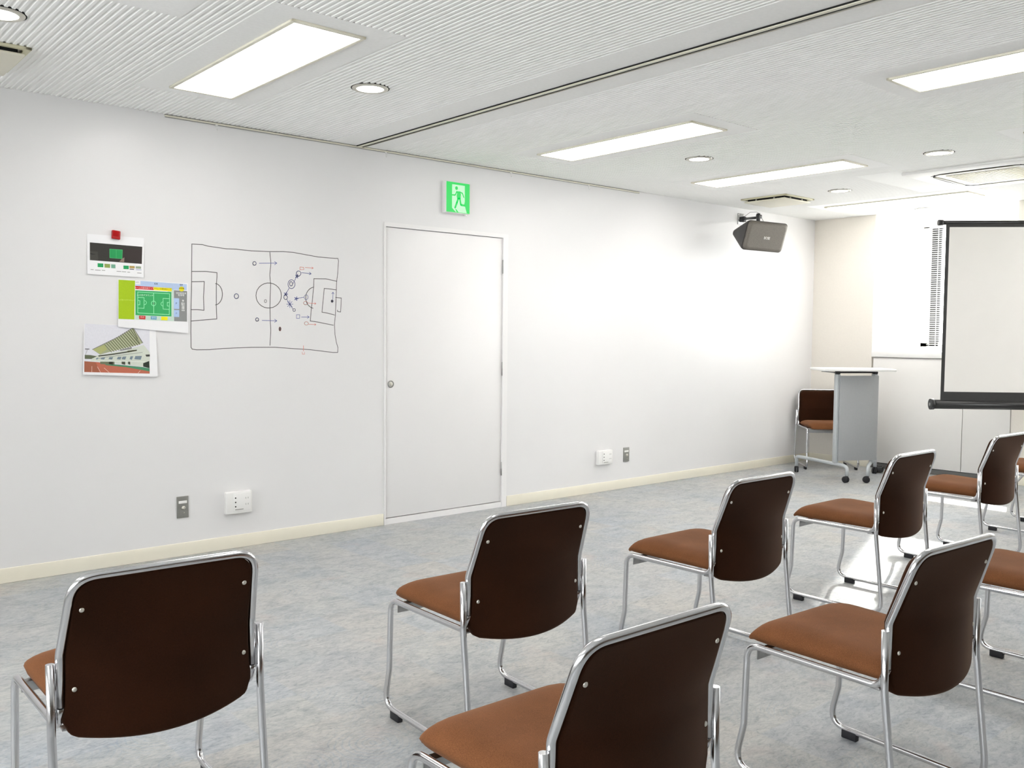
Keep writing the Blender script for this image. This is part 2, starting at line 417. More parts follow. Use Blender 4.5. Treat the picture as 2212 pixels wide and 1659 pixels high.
# blinds: left one lowered, right one pulled up
def blind(ya, yb, zb, label, group):
    root = thing('venetian_blind', label, 'window blind', (XW-.05, (ya+yb)/2, 2.45), 0, group)
    W = ya-yb; hr = MB(); hr.box((0, 0, 0), (.04, W, .035), bev=.004); hr.build('headrail', M['whitep'], root)
    z = -.03; sl = MB(); k = 0; tl = math.radians(21)
    top = 2.45; zz = top-.035
    while zz > zb+.012:
        dx, dz = .0125*math.cos(tl), .0125*math.sin(tl)
        a = [(-dx, W/2, -dz), (0, W/2, .0018+0), (dx, W/2, dz)]
        vs = []
        for (x, y, q) in a: vs.append([sl.bm.verts.new((x, y, zz-top+q)), sl.bm.verts.new((x, -y, zz-top+q))])
        for i in range(2): sl.face([vs[i][0], vs[i][1], vs[i+1][1], vs[i+1][0]], M['slat'], True)
        zz -= .0220
    sl.build('slats', M['slat'], root, fix=False)
    br = MB(); br.box((0, 0, zb-top), (.026, W, .012), bev=.003); br.build('bottom_rail', M['whitep'], root)
    for y in (W/2-.095, -W/2+.095):
        cd = MB(); cd.box((-.0135, y, (zb-top)/2), (.0015, .006, top-zb)); cd.build('ladder_cord', M['whitep'], root)
    return root
blind(-.757, -1.12, 1.19, 'white venetian blind lowered full length, left of the projection screen', None)
blind(-1.13, -1.965, 2.425, 'white venetian blind pulled up almost to its headrail, mostly behind the projection screen', None)
# ------------------------------------------------------------------ door
door = bpy.data.objects.new('door_1', None); COL.objects.link(door); door['kind'] = 'structure'
m_ = MB()
m_.box((DX0+.006, .03, 1.015), (.012, .075, 2.03)); m_.box((DX1-.023, .032, 1.015), (.046, .08, 2.03))
m_.box(((DX0+.012+DX1-.046)/2, .032, 2.016), (DX1-DX0-.058, .08, .028)); m_.box(((DX0+DX1)/2, .033, .0195), (DX1-DX0-.02, .07, .039))
m_.build('door_frame', M['door'], door)
m_ = MB(); m_.box(((DX0+.014+DX1-.0475)/2, .022, (.045+1.998)/2), (DX1-.0475-DX0-.014, .036, 1.998-.045), bev=.001); m_.build('door_leaf', M['door'], door)
m_ = MB(); m_.box(((DX0+DX1)/2, .06, 1.0), (DX1-DX0, .03, 2.0)); m_.build('door_rebate', M['void'], door)
Ry = Matrix.Rotation(PI/2, 4, 'X')
T = Matrix.Translation((3.362, .003, .951)) @ Ry
h = MB(); h.lathe([(.0215, -.003), (.0245, .0), (.0245, .003), (.021, .005), (.019, .003), (.018, -.004), (.001, -.005)], 28, T); hd = h.build('ring_pull', M['plate'], door); hd['label'] = 'round flush steel door pull'
h = MB(); h.box((3.362, -.001, .951), (.022, .004, .026), bev=.002, mat=M['alu']); h.build('lock_turn', M['alu'], hd)
for z in (1.79, 1.036, .29):
    h = MB(); h.tube([(4.338, -.004, z-.05), (4.338, -.004, z+.05)], .0045, 10); h.tube([(4.338, -.004, z-.002), (4.338, -.004, z+.002)], .0052, 10); h.build('hinge', M['steel'], door)

# ------------------------------------------------------------------ picture rail with hooks (top of the left wall)
rail = thing('picture_rail', 'thin aluminium picture rail along the top of the white wall', 'picture rail', (3.85, 0, 2.49))
m_ = MB(); m_.box((0, -.005, .0015), (3.963, .010, .009), bev=.001, mat=M['cream']); m_.box((0, -.0035, -.0045), (3.963, .005, .003), mat=M['plate']); m_.box((0, -.0025, .0078), (3.963, .004, .0036), mat=M['kick']); m_.build('rail_profile', None, rail)
for x in (2.164, 3.315, 4.403, 5.221):
    h = MB(); pts = [(x-3.85, -.008, -.004), (x-3.85, -.009, -.022), (x-3.85, -.012, -.034), (x-3.85, -.020, -.036), (x-3.85, -.024, -.028)]
    h.box((x-3.85, -.008, -.006), (.014, .008, .006), bev=.001); h.tube(fillet(pts, .004), .0016, 8); h.build('rail_hook', M['whitep'], rail)

# ------------------------------------------------------------------ ceiling fittings
def make_light():
    t = thing('ceiling_light', '', 'ceiling light', (0, 0, H-.001), 0, 'rectangular ceiling lights')
    a, b = .152, .635; m_ = MB()
    for s in (-1, 1):
        m_.box((s*(a+.004), 0, -.004), (.018, 2*b+.026, .010), bev=.002); m_.box((0, s*(b+.004), -.004), (2*a+.026, .018, .010), bev=.002)
    m_.build('frame', M['cream'], t)
    d = MB(); d.box((0, 0, -.0035), (2*a-.008, 2*b-.008, .007), bev=.002); d.build('diffuser', M['lamp'], t)
    return t
L0 = make_light()
lab = {(0,0): 'large rectangular ceiling light nearest the white wall, left of the partition track',
       (1,0): 'rectangular ceiling light just right of the partition track, near the exit sign',
       (2,0): 'rectangular ceiling light between the small square vent and the middle round downlight',
       (3,0): 'rectangular ceiling light washed out in the glare above the window corner',
       (1,1): 'rectangular ceiling light at the right edge beyond the partition track'}
first = True
for j, yc in enumerate(LY):
    for i, xc in enumerate(CX):
        lb = lab.get((i, j), 'rectangular ceiling light outside the picture, over the rear chairs')
        if first: L0.location = (xc, yc, H-.001); L0['label'] = lb; first = False
        else: dup(L0, (xc, yc, H-.001), 0, lb)
def make_down():
    t = thing('downlight', '', 'ceiling light', (0, 0, H), 0, 'round downlights')
    m_ = MB(); m_.lathe([(.066, -.001), (.068, -.006), (.078, -.007), (.088, -.004), (.090, .0)], 40); m_.build('trim_ring', M['alu'], t)
    m_ = MB(); m_.lathe([(.0665, -.0035), (.05, -.0045), (0, -.005)], 40); m_.build('lens', M['lampc'], t)
    m_ = MB(); m_.lathe([(.085, -.0005), (.095, -.0002), (.095, .0056), (.085, .0056)], 40); m_.build('cutout_shade_ring', M['void'], t)  # black ring painting the dark of the ceiling cutout into the rib grooves
    return t
D0 = make_down()
dls = [((2.433, -1.235), 'round downlight between the big rectangular light and the partition track'),
       ((5.05, -1.23), 'round downlight between the two middle rectangular lights'),
       ((6.98, -1.18), 'small round downlight to the right of the small square ceiling vent'),
       ((6.02, -2.42), 'round downlight in front of the large ceiling air conditioner'),
       ((.815, -1.185), 'round downlight cut by the left edge, above the square ceiling vent'),
       ((8.52, -1.18), 'faint round downlight lost in the glare over the window recess'),
       ((2.43, -3.67), 'round downlight outside the picture above the rear chairs'),
       ((5.05, -3.67), 'round downlight outside the picture above the rear chairs'),
       ((.815, -5.9), 'round downlight outside the picture above the rear chairs')]
for k, ((x, y), lb) in enumerate(dls):
    if k == 0: D0.location = (x, y, H); D0['label'] = lb
    else: dup(D0, (x, y, H), 0, lb)
# small square vents with a dropped centre panel
def make_vent():
    t = thing('ceiling_vent', '', 'ceiling vent', (0, 0, H), 0, 'small square ceiling vents')
    m_ = MB(); s = .225
    for k in (-1, 1): m_.box((k*(s-.0125), 0, -.006), (.025, 2*s, .012), bev=.002); m_.box((0, k*(s-.0125), -.006), (2*s, .025, .012), bev=.002)
    m_.build('vent_frame', M['creamd'], t)
    m_ = MB(); m_.box((0, 0, -.012), (.36, .36, .024)); m_.build('vent_throat', M['void'], t)
    m_ = MB(); m_.box((0, 0, -.031), (.405, .405, .012), bev=.004); m_.build('drop_panel', M['cream'], t)
    for (x, y) in ((-.09, .185), (.09, .185), (-.09, -.185), (.09, -.185), (.185, .09), (.185, -.09), (-.185, .09), (-.185, -.09)):
        m_ = MB(); m_.box((x, y, -.0185), (.010, .010, .013)); m_.build('bracket', M['alu'], t)
    return t
V0 = make_vent(); V0.location = (.79, -.58, H); V0['label'] = 'square yellowed ceiling vent cut by the left edge of the picture'
dup(V0, (7.01, -.57, H), 0, 'square cream ceiling vent above the wall speaker')
# four way air conditioners
def make_ac():
    t = thing('ceiling_air_conditioner', '', 'air conditioner', (0, 0, H), 0, 'ceiling air conditioners')
    m_ = MB(); m_.box((0, 0, -.010), (.95, .95, .022), bev=.008); m_.build('panel', M['whitep'], t)
    g = MB()
    g.box((0, 0, -.023), (.50, .50, .006), bev=.002, mat=M['cream'])
    for k in range(-9, 10): g.box((0, k*.025, -.027), (.46, .006, .004), mat=M['creamd'])
    g.build('intake_grille', None, t)
    for k in range(4):
        R = Matrix.Rotation(k*PI/2, 4, 'Z')
        c = MB(); pts = []
        for q in range(17):
            v = -1+q/8; y = .34*v; bend = .045*max(0, abs(v)-.72)/.28
            pts.append((-.335+bend, y))
        A = [R @ Vector((x-.020*(1-abs(i-8)/8.0)**.4, y, -.0235)) for i, (x, y) in enumerate(pts)]; B = [R @ Vector((x+.014*(1-abs(i-8)/8.0)**.4, y, -.0235)) for i, (x, y) in enumerate(pts)]
        va = [c.bm.verts.new(p) for p in A]; vb = [c.bm.verts.new(p) for p in B]
        va2 = [c.bm.verts.new(p+Vector((0, 0, .006))) for p in A]; vb2 = [c.bm.verts.new(p+Vector((0, 0, .006))) for p in B]
        for i in range(16):
            c.face([va[i], va[i+1], vb[i+1], vb[i]]); c.face([va[i], va[i+1], va2[i+1], va2[i]]); c.face([vb[i], vb[i+1], vb2[i+1], vb2[i]])
        c.build('air_outlet', M['void'], t)
        c = MB(); c.box(R @ Vector((-.325, 0, -.0255)), (.014, .50, .004) if k % 2 == 0 else (.50, .014, .004), bev=.001); c.build('louvre', M['cream'], t)
    return t
A0 = make_ac(); A0.location = (7.03, -2.38, H); A0['label'] = 'large white ceiling air conditioner near the window, with curved dark air slots'
dup(A0, (.79, -2.32, H), 0, 'white ceiling air conditioner barely in view at the top left')

# ------------------------------------------------------------------ exit sign
sx0, sx1, sz0, sz1, sd = 3.786, 3.998, 2.138, 2.352, .040
sg = thing('exit_sign', 'lit green emergency exit sign with a running figure above the white door', 'exit sign', ((sx0+sx1)/2, 0, (sz0+sz1)/2))
w_, h_ = sx1-sx0, sz1-sz0
m_ = MB(); m_.box((0, -sd/2, 0), (w_, sd-.001, h_), bev=.003); m_.box((0, -.004, 0), (w_+.006, .008, h_+.006), bev=.002); m_.build('sign_housing', M['whitep'], sg)
def sp(u, v, d=0): return Vector(((u-.5)*(w_-.010), -sd-.0008-d, (.5-v)*(h_-.008)))
m_ = MB(); m_.box((0, -sd-.0003, 0), (w_-.008, .001, h_-.006)); m_.build('sign_face', M['sgreen'], sg)
m_ = MB()
m_.poly([sp(*q) for q in ((.235,.07), (.79,.07), (.79,.62), (.765,.70), (.80,.76), (.88,.99), (.40,.99), (.235,.86))]); m_.build('doorway_shape', M['swhite'], sg)
def capsule(mb, pts, r, d):
    """flat stroke with round ends along pts (sign coordinates)"""
    ar = w_/h_
    for (a, b) in zip(pts, pts[1:]):
        va, vb = Vector((a[0]*ar, a[1])), Vector((b[0]*ar, b[1])); t = (vb-va).normalized(); nn = Vector((-t.y, t.x))
        mb.poly([sp(q.x/ar, q.y, d) for q in (va+nn*r, vb+nn*r, vb-nn*r, va-nn*r)])
    for p in pts:
        mb.poly([sp((p[0]*ar+r*math.cos(k*PI/6))/ar, p[1]+r*math.sin(k*PI/6), d) for k in range(12)])
m_ = MB()
m_.poly([sp((.425*1.0+.062*math.cos(k*PI/8)), .185+.062*math.sin(k*PI/8), .0003) for k in range(16)])
m_.poly([sp(*q, .0003) for q in ((.40,.29), (.56,.28), (.62,.36), (.60,.55), (.46,.56), (.43,.44), (.45,.36))])
capsule(m_, [(.44,.30), (.37,.42), (.25,.43)], .022, .0003)
capsule(m_, [(.56,.30), (.68,.33), (.745,.46)], .022, .0003)
capsule(m_, [(.50,.53), (.45,.66), (.37,.84)], .036, .0003)
capsule(m_, [(.57,.52), (.62,.73), (.80,.74)], .034, .0003)
m_.poly([sp(*q, .0003) for q in ((.36,.88), (.43,.90), (.52,.99), (.44,.99))])
m_.build('running_figure', M['sgreen'], sg)
m_ = MB(); m_.lathe([(.009, 0), (.009, .008), (.006, .012), (0, .012)], 16, Matrix.Translation((.085, -.02, -h_/2-.011))); m_.build('test_button', M['whitep'], sg)

# ------------------------------------------------------------------ sockets and plates on the left wall
def steel_plate(x0, x1, z0, z1, label):
    t = thing('aerial_socket', label, 'wall socket', ((x0+x1)/2, 0, (z0+z1)/2), 0, 'grey steel aerial sockets')
    W, Hh = x1-x0, z1-z0
    m_ = MB(); m_.box((0, -.003, 0), (W, .006, Hh), bev=.002); m_.build('cover_plate', M['plate'], t)
    m_ = MB(); m_.box((0, -.0065, Hh*.235), (W*.70, .001, Hh*.125)); m_.build('name_strip', M['whitep'], t)
    m_ = MB(); m_.lathe([(0, 0), (.0125, 0), (.0125, .004), (.008, .005), (.008, .012), (.003, .012), (.003, .006), (0, .006)], 6, Matrix.Translation((.004, -.005, -.005)) @ Ry, M['alu']); m_.build('socket', None, t)
    m_ = MB(); m_.tube([(.008, -.006, -.032), (.008, -.0075, -.032)], .0035, 10); m_.build('screw', M['alu'], t)
    return t
steel_plate(1.909, 1.977, .222, .347, 'grey steel aerial socket plate low on the wall, left of the first white socket box')
steel_plate(5.684, 5.756, .225, .346, 'grey steel aerial socket plate low on the wall, right of the door')
def white_box(x0, x1, z0, z1, label):
    t = thing('power_socket', label, 'wall socket', ((x0+x1)/2, 0, (z0+z1)/2), 0, 'white surface mounted sockets')
    W, Hh = x1-x0, z1-z0
    m_ = MB(); m_.box((0, -.018, 0), (W, .036, Hh), bev=.006, seg=3); m_.build('socket_box', M['whitep'], t)
    m_ = MB(); m_.box((W*.10, -.038, .004), (W*.68, .006, Hh*.80), bev=.002); m_.build('cover_plate', M['paint'], t)
    for z in (.030, .004, -.022): m_ = MB(); m_.tube([(-W*.16, -.0414, z), (-W*.16, -.0408, z)], .0045, 10); m_.build('jack_hole', M['void'], t)
    for z in (.025, -.012):
        for dx in (-.007, .007): m_ = MB(); m_.box((W*.28+dx, -.0412, z), (.0022, .0012, .010)); m_.build('socket_slot', M['plate'], t)
    m_ = MB(); m_.box((-W*.02, -.0412, -.040), (W*.32, .0008, .004)); m_.build('label_strip', M['plate'], t)
    return t
white_box(2.190, 2.352, .212, .344, 'white socket box with three black holes, left of the door')
white_box(5.352, 5.520, .228, .346, 'white socket box low on the wall between the door and the right grey plate')

# ------------------------------------------------------------------ wall speaker
spk = thing('wall_speaker', 'dark grey wall speaker on a black arm near the window corner', 'speaker', (7.28, 0, 2.40))
org = Vector((7.28, 0, 2.40))
m_ = MB(); m_.box((0, -.003, 0), (.10, .006, .105), bev=.002, mat=M['steel'])
for (x, z) in ((-.04, .04), (.04, .04), (-.04, -.04), (.04, -.04), (-.04, 0), (.04, 0)): m_.box((x, -.0065, z), (.012, .002, .014), mat=M['whitep'])
m_.build('mounting_plate', None, spk)
jt = at(1638, 470, 1, -.40)-org
m_ = MB(); m_.box((0, -.025, -.004), (.045, .05, .05), bev=.006); m_.tube([(0, -.03, -.002), jt*.5+Vector((0, -.01, .0)), jt], .012, 10)
m_.tube([jt+Vector((0, 0, .035)), jt-Vector((0, 0, .05))], .017, 12); m_.box(jt+Vector((.01, 0, .01)), (.05, .035, .035), bev=.006)
m_.build('arm', M['blackp'], spk)
m_ = MB(); q = at(1653, 481, 1, -.40)-org
m_.tube(fillet([Vector((.01, -.03, .02)), jt*.55+Vector((0, 0, .055)), jt+Vector((0, 0, .05)), q+Vector((0, .01, 0))], .05), .0025, 8); m_.build('cable', M['plate'], spk)
# body in its own frame: w right (seen from the front), u up, nrm out of the grille
cen = at(1652, 511, 1, -.42)-org
nrm = Vector((-.30, -.93, -.20)).normalized(); wv = Vector((0, 0, 1)).cross(nrm).normalized(); uv = nrm.cross(wv)
if wv.dot(R_) < 0: wv = -wv
wv = (wv + uv*-.03).normalized(); uv = nrm.cross(wv); uv = uv if uv.z > 0 else -uv
SB = Matrix((wv, uv, nrm)).transposed().to_4x4(); SB.translation = cen
def rrect(a, b, r, n=5, sk=0):
    out = []
    for (cx, cy, a0) in ((a-r, b-r, 0), (-a+r, b-r, PI/2), (-a+r, -b+r, PI), (a-r, -b+r, 1.5*PI)):
        for k in range(n+1):
            t = a0+k/n*PI/2; y = cy+r*math.sin(t); out.append((cx+r*math.cos(t)+sk*y, y))
    return out
m_ = MB(); rings = []
SK = .10
for (a, b, z, r) in ((.19, .014, -.205, .012), (.205, .030, -.195, .025), (.218, .126, -.03, .035), (.222, .132, -.006, .035), (.222, .132, .0, .035)):
    rings.append([m_.bm.verts.new(SB @ Vector((x, y, z))) for x, y in rrect(a, b, r, sk=SK)])
for A, B in zip(rings, rings[1:]):
    for k in range(len(A)): m_.face([A[k], A[(k+1) % len(A)], B[(k+1) % len(A)], B[k]], M['spk'], True)
m_.face(rings[0][::-1], M['spk']); m_.face(rings[-1], M['spk']); m_.build('cabinet', None, spk)
m_ = MB(); rings = []
for (a, b, z, r) in ((.215, .126, .001, .035), (.215, .126, .010, .035), (.204, .115, .022, .035), (.186, .100, .027, .03)):
    rings.append([m_.bm.verts.new(SB @ Vector((x, y, z))) for x, y in rrect(a, b, r, sk=SK)])
for A, B in zip(rings, rings[1:]):
    for k in range(len(A)): m_.face([A[k], A[(k+1) % len(A)], B[(k+1) % len(A)], B[k]], M['grille'], True)
m_.face(rings[-1], M['grille']); m_.build('front_grille', None, spk)
text_mesh('logo_badge', 'BOSE', .034, SB @ Matrix.Translation((.005, -.012, .0285)), pm('silver_badge', (.85,.85,.82), .3, .2, noise=.02), spk, extr=.001, sx=.85)

# ------------------------------------------------------------------ cabinets under the window
t = thing('low_cabinet', 'white built-in cupboard below the window sill, behind the lectern', 'cabinet', (XB+.25, (Y1+Y2)/2, 0))
cx = t.location.copy()
def cb(name, c, d, mat, bev=.002):
    m_ = MB(); m_.box((0, 0, 0), d, bev=bev); o = m_.build(name, mat, t, loc=Vector(c)-cx); return o
cb('carcass', (XB+.27, (Y1+Y2)/2, .575), (.50, Y1-Y2-.012, 1.04), M['cab'])
ys = [Y1-.018, -1.554, Y2+.006]
for a, b in zip(ys, ys[1:]): cb('door_panel', (XB+.009, (a+b)/2, .572), (.016, a-b-.005, 1.030), M['cab'])
cb('kick_plate', (XB+.016, (Y1+Y2)/2, .026), (.016, Y1-Y2-.012, .05), M['kick'])
t = thing('low_cabinet', 'white built-in cupboard under the added far window, hidden right of the picture', 'cabinet', (XB+.25, (Y3+Y4)/2, 0)); cx = t.location.copy()
cb('carcass', (XB+.27, (Y3+Y4)/2, .575), (.50, Y3-Y4-.012, 1.04), M['cab'])
for k in range(4):
    a = Y3-.006-(Y3-Y4-.012)*k/4; b = a-(Y3-Y4-.012)/4; cb('door_panel', (XB+.009, (a+b)/2, .572), (.016, a-b-.005, 1.030), M['cab'])
cb('kick_plate', (XB+.016, (Y3+Y4)/2, .026), (.016, Y3-Y4-.012, .05), M['kick'])

# ------------------------------------------------------------------ projection screen on a tripod
dv = Vector((.705, -.709, 0)).normalized()
TL = at(2044, 484, 1, -2.02); BL = at(2028, 866, 1, -2.02)
sw = 1.80; zt, zb_ = TL.z, BL.z
P0 = Vector((TL.x, -2.02, 0))
nb = Vector((-.709, -.705, 0)).normalized()     # front normal towards the room
scr = thing('projection_screen', 'portable projection screen with black border on a tripod in front of the window', 'projection screen', P0+dv*sw/2)
so = scr.location.copy()
def S(a, z, d=0): return P0+dv*a+nb*d+Vector((0, 0, z))-so
def quad(name, a0, a1, z0, z1, mat, d=0, th=.001, par=None):
    m_ = MB(); m_.prism([S(a0, z0, d), S(a1, z0, d), S(a1, z1, d), S(a0, z1, d)], nb*-th); return m_.build(name, mat, par or scr)
fab = quad('screen_fabric', 0, sw, zb_, zt, M['mask'], 0, .0012)
wz0 = at(2036, 846, 1, -2.03).z; wz1 = at(2050, 491, 1, -2.03).z
quad('viewing_area', .026, sw-.026, wz0, wz1, M['screen'], .0008, .0006)
m_ = MB(); m_.tube([S(-.035, zt+.012, -.012), S(sw+.035, zt+.012, -.012)], .016, 14); m_.box(S(sw/2, zt-.004, -.002), (.02, .02, .02)); m_.build('top_bar', M['case'], scr)
for a in (-.055, sw+.02):
    m_ = MB(); m_.tube([S(a, zt+.012, -.012), S(a+.035, zt+.012, -.012)], .022, 12); m_.build('end_knob', M['blackp'], scr)
m_ = MB(); m_.tube([S(-.05, zb_-.028, -.012), S(sw+.05, zb_-.028, -.012)], .035, 20); m_.build('roller_case', M['case'], scr)
for a in (-.072, sw+.046):
    m_ = MB(); m_.tube([S(a, zb_-.028, -.012), S(a+.026, zb_-.028, -.012)], .042, 20); c_ = m_.build('end_cap', M['blackp'], scr)
    m_ = MB(); e = a-.003 if a < 0 else a+.026; m_.tube([S(e, zb_-.028, -.012), S(e+.003, zb_-.028, -.012)], .012, 12); m_.build('cap_screw', M['steel'], c_)
m_ = MB(); m_.tube([S(sw/2, .12, -.07), S(sw/2, zt+.03, -.07)], .014, 12); m_.build('pole', M['steel'], scr)
for k in range(3):
    an = PI/2+k*2*PI/3+.785; m_ = MB()
    m_.tube([S(sw/2, .50, -.07), S(sw/2, .015, -.07)+Vector((.42*math.cos(an), .42*math.sin(an), 0))], .010, 10); m_.build('leg', M['steel'], scr)

# ------------------------------------------------------------------ rolling lectern
lc = thing('lectern', 'small rolling lectern with white top and grey front panel in the far corner', 'lectern', (7.70, -.90, 0)); lo = lc.location.copy()
def Lp(x, y, z): return Vector((x, y, z))-lo
pa, pb = Vector((7.52, -.90, 0)), Vector((7.85, -1.08, 0)); pd = (pb-pa).normalized(); pn = Vector((pd.y, -pd.x, 0))
for p in (pa, pb):
    m_ = MB(); m_.box(p+Vector((0, 0, .56))-lo, (.036, .05, .80), rot=Matrix.Rotation(math.atan2(pd.y, pd.x), 3, 'Z'), bev=.006); m_.build('post', M['greyp'], lc)
m_ = MB(); c_ = (pa+pb)/2+pn*.031+pd*.012; m_.box(c_+Vector((0, 0, .565))-lo, ((pb-pa).length+.010, .012, .765), rot=Matrix.Rotation(math.atan2(pd.y, pd.x), 3, 'Z'), bev=.002); m_.build('front_panel', M['panelg'], lc)
ax = Vector((.72, -.69, 0)).normalized(); ay = Vector((-ax.y, ax.x, 0)); tc_ = Vector((7.69, -.945, 0))
R3 = Matrix.Rotation(math.atan2(ax.y, ax.x), 3, 'Z')
m_ = MB(); m_.box(tc_+Vector((0, 0, 1.002))-lo, (.64, .42, .022), rot=R3, bev=.006); m_.build('lectern_top', M['whitep'], lc)
m_ = MB()
for p in (pa, pb):
    m_.tube([p+pn*.02+Vector((0, 0, .974))-lo, p-pn*.02+Vector((0, 0, .974))-lo], .018, 14, mat=M['blackp'])
m_.tube([pa+Vector((0, 0, .977))-lo, pb+Vector((0, 0, .977))-lo], .008, 10, mat=M['blackp'])
m_.tube([pa+Vector((-.10, .10, .986))-lo, pa+Vector((0, 0, .972))-lo], .005, 8, mat=M['steel']); m_.tube([pb+Vector((-.12, .12, .986))-lo, pb+Vector((0, 0, .972))-lo], .005, 8, mat=M['steel'])
m_.build('tilt_hinge', None, lc)
C4 = [(7.685, -.41), (7.478, -1.04), (7.627, -1.156), (8.22, -.915)]
for (p, q) in ((C4[0], C4[1]), (C4[3], C4[2])):
    P_, Q_ = Vector((*p, 0)), Vector((*q, 0)); z = Vector((0, 0, 1)); d = (Q_-P_).normalized()
    m_ = MB(); m_.tube(fillet([P_+z*.062-lo, P_+z*.150-lo, P_+d*.03+z*.155-lo, Q_-d*.06+z*.150-lo, Q_+z*.140-lo, Q_+z*.062-lo], [.05, .03, .02, .06], 6), .016, 12); m_.build('base_rail', M['greyp'], lc)
for i, (x, y) in enumerate(C4):
    for_ = MB(); an = .6+i*.9; R = Matrix.Translation((x-lo.x+.012*math.cos(an), y-lo.y+.012*math.sin(an), .029)) @ Matrix.Rotation(an+PI/2, 4, 'Z') @ Matrix.Rotation(PI/2, 4, 'Y')
    for s in (-.011, .011): for_.lathe([(0, s-.008), (.023, s-.009), (.029, s-.004), (.029, s+.004), (.023, s+.009), (0, s+.008)], 18, R)
    w_o = for_.build('caster', M['rubber'], lc)
    k_ = MB(); k_.tube([(x-lo.x, y-lo.y, .045), (x-lo.x, y-lo.y, .066)], .010, 10); k_.box((x-lo.x, y-lo.y, .050), (.018, .018, .008)); k_.build('caster_stem', M['blackp'], w_o)
m_ = MB(); m_.tube([pb-pn*.05+Vector((0, 0, .95))-lo, pb-pn*.055+Vector((.005, 0, .5))-lo, pb-pn*.05+Vector((0, 0, .17))-lo], .003, 8); m_.build('cable', M['cream'], lc)
pb_ = thing('power_strip', 'small black power box on the floor behind the lectern', 'power strip', (8.34, -.90, 0), .4)
m_ = MB(); m_.box((0, 0, .035), (.16, .07, .05), bev=.006); m_.build('power_box', M['blackp'], pb_)
m_ = MB(); m_.box((-.02, 0, .064), (.06, .05, .008), bev=.003); m_.build('carry_handle', M['blackp'], pb_)

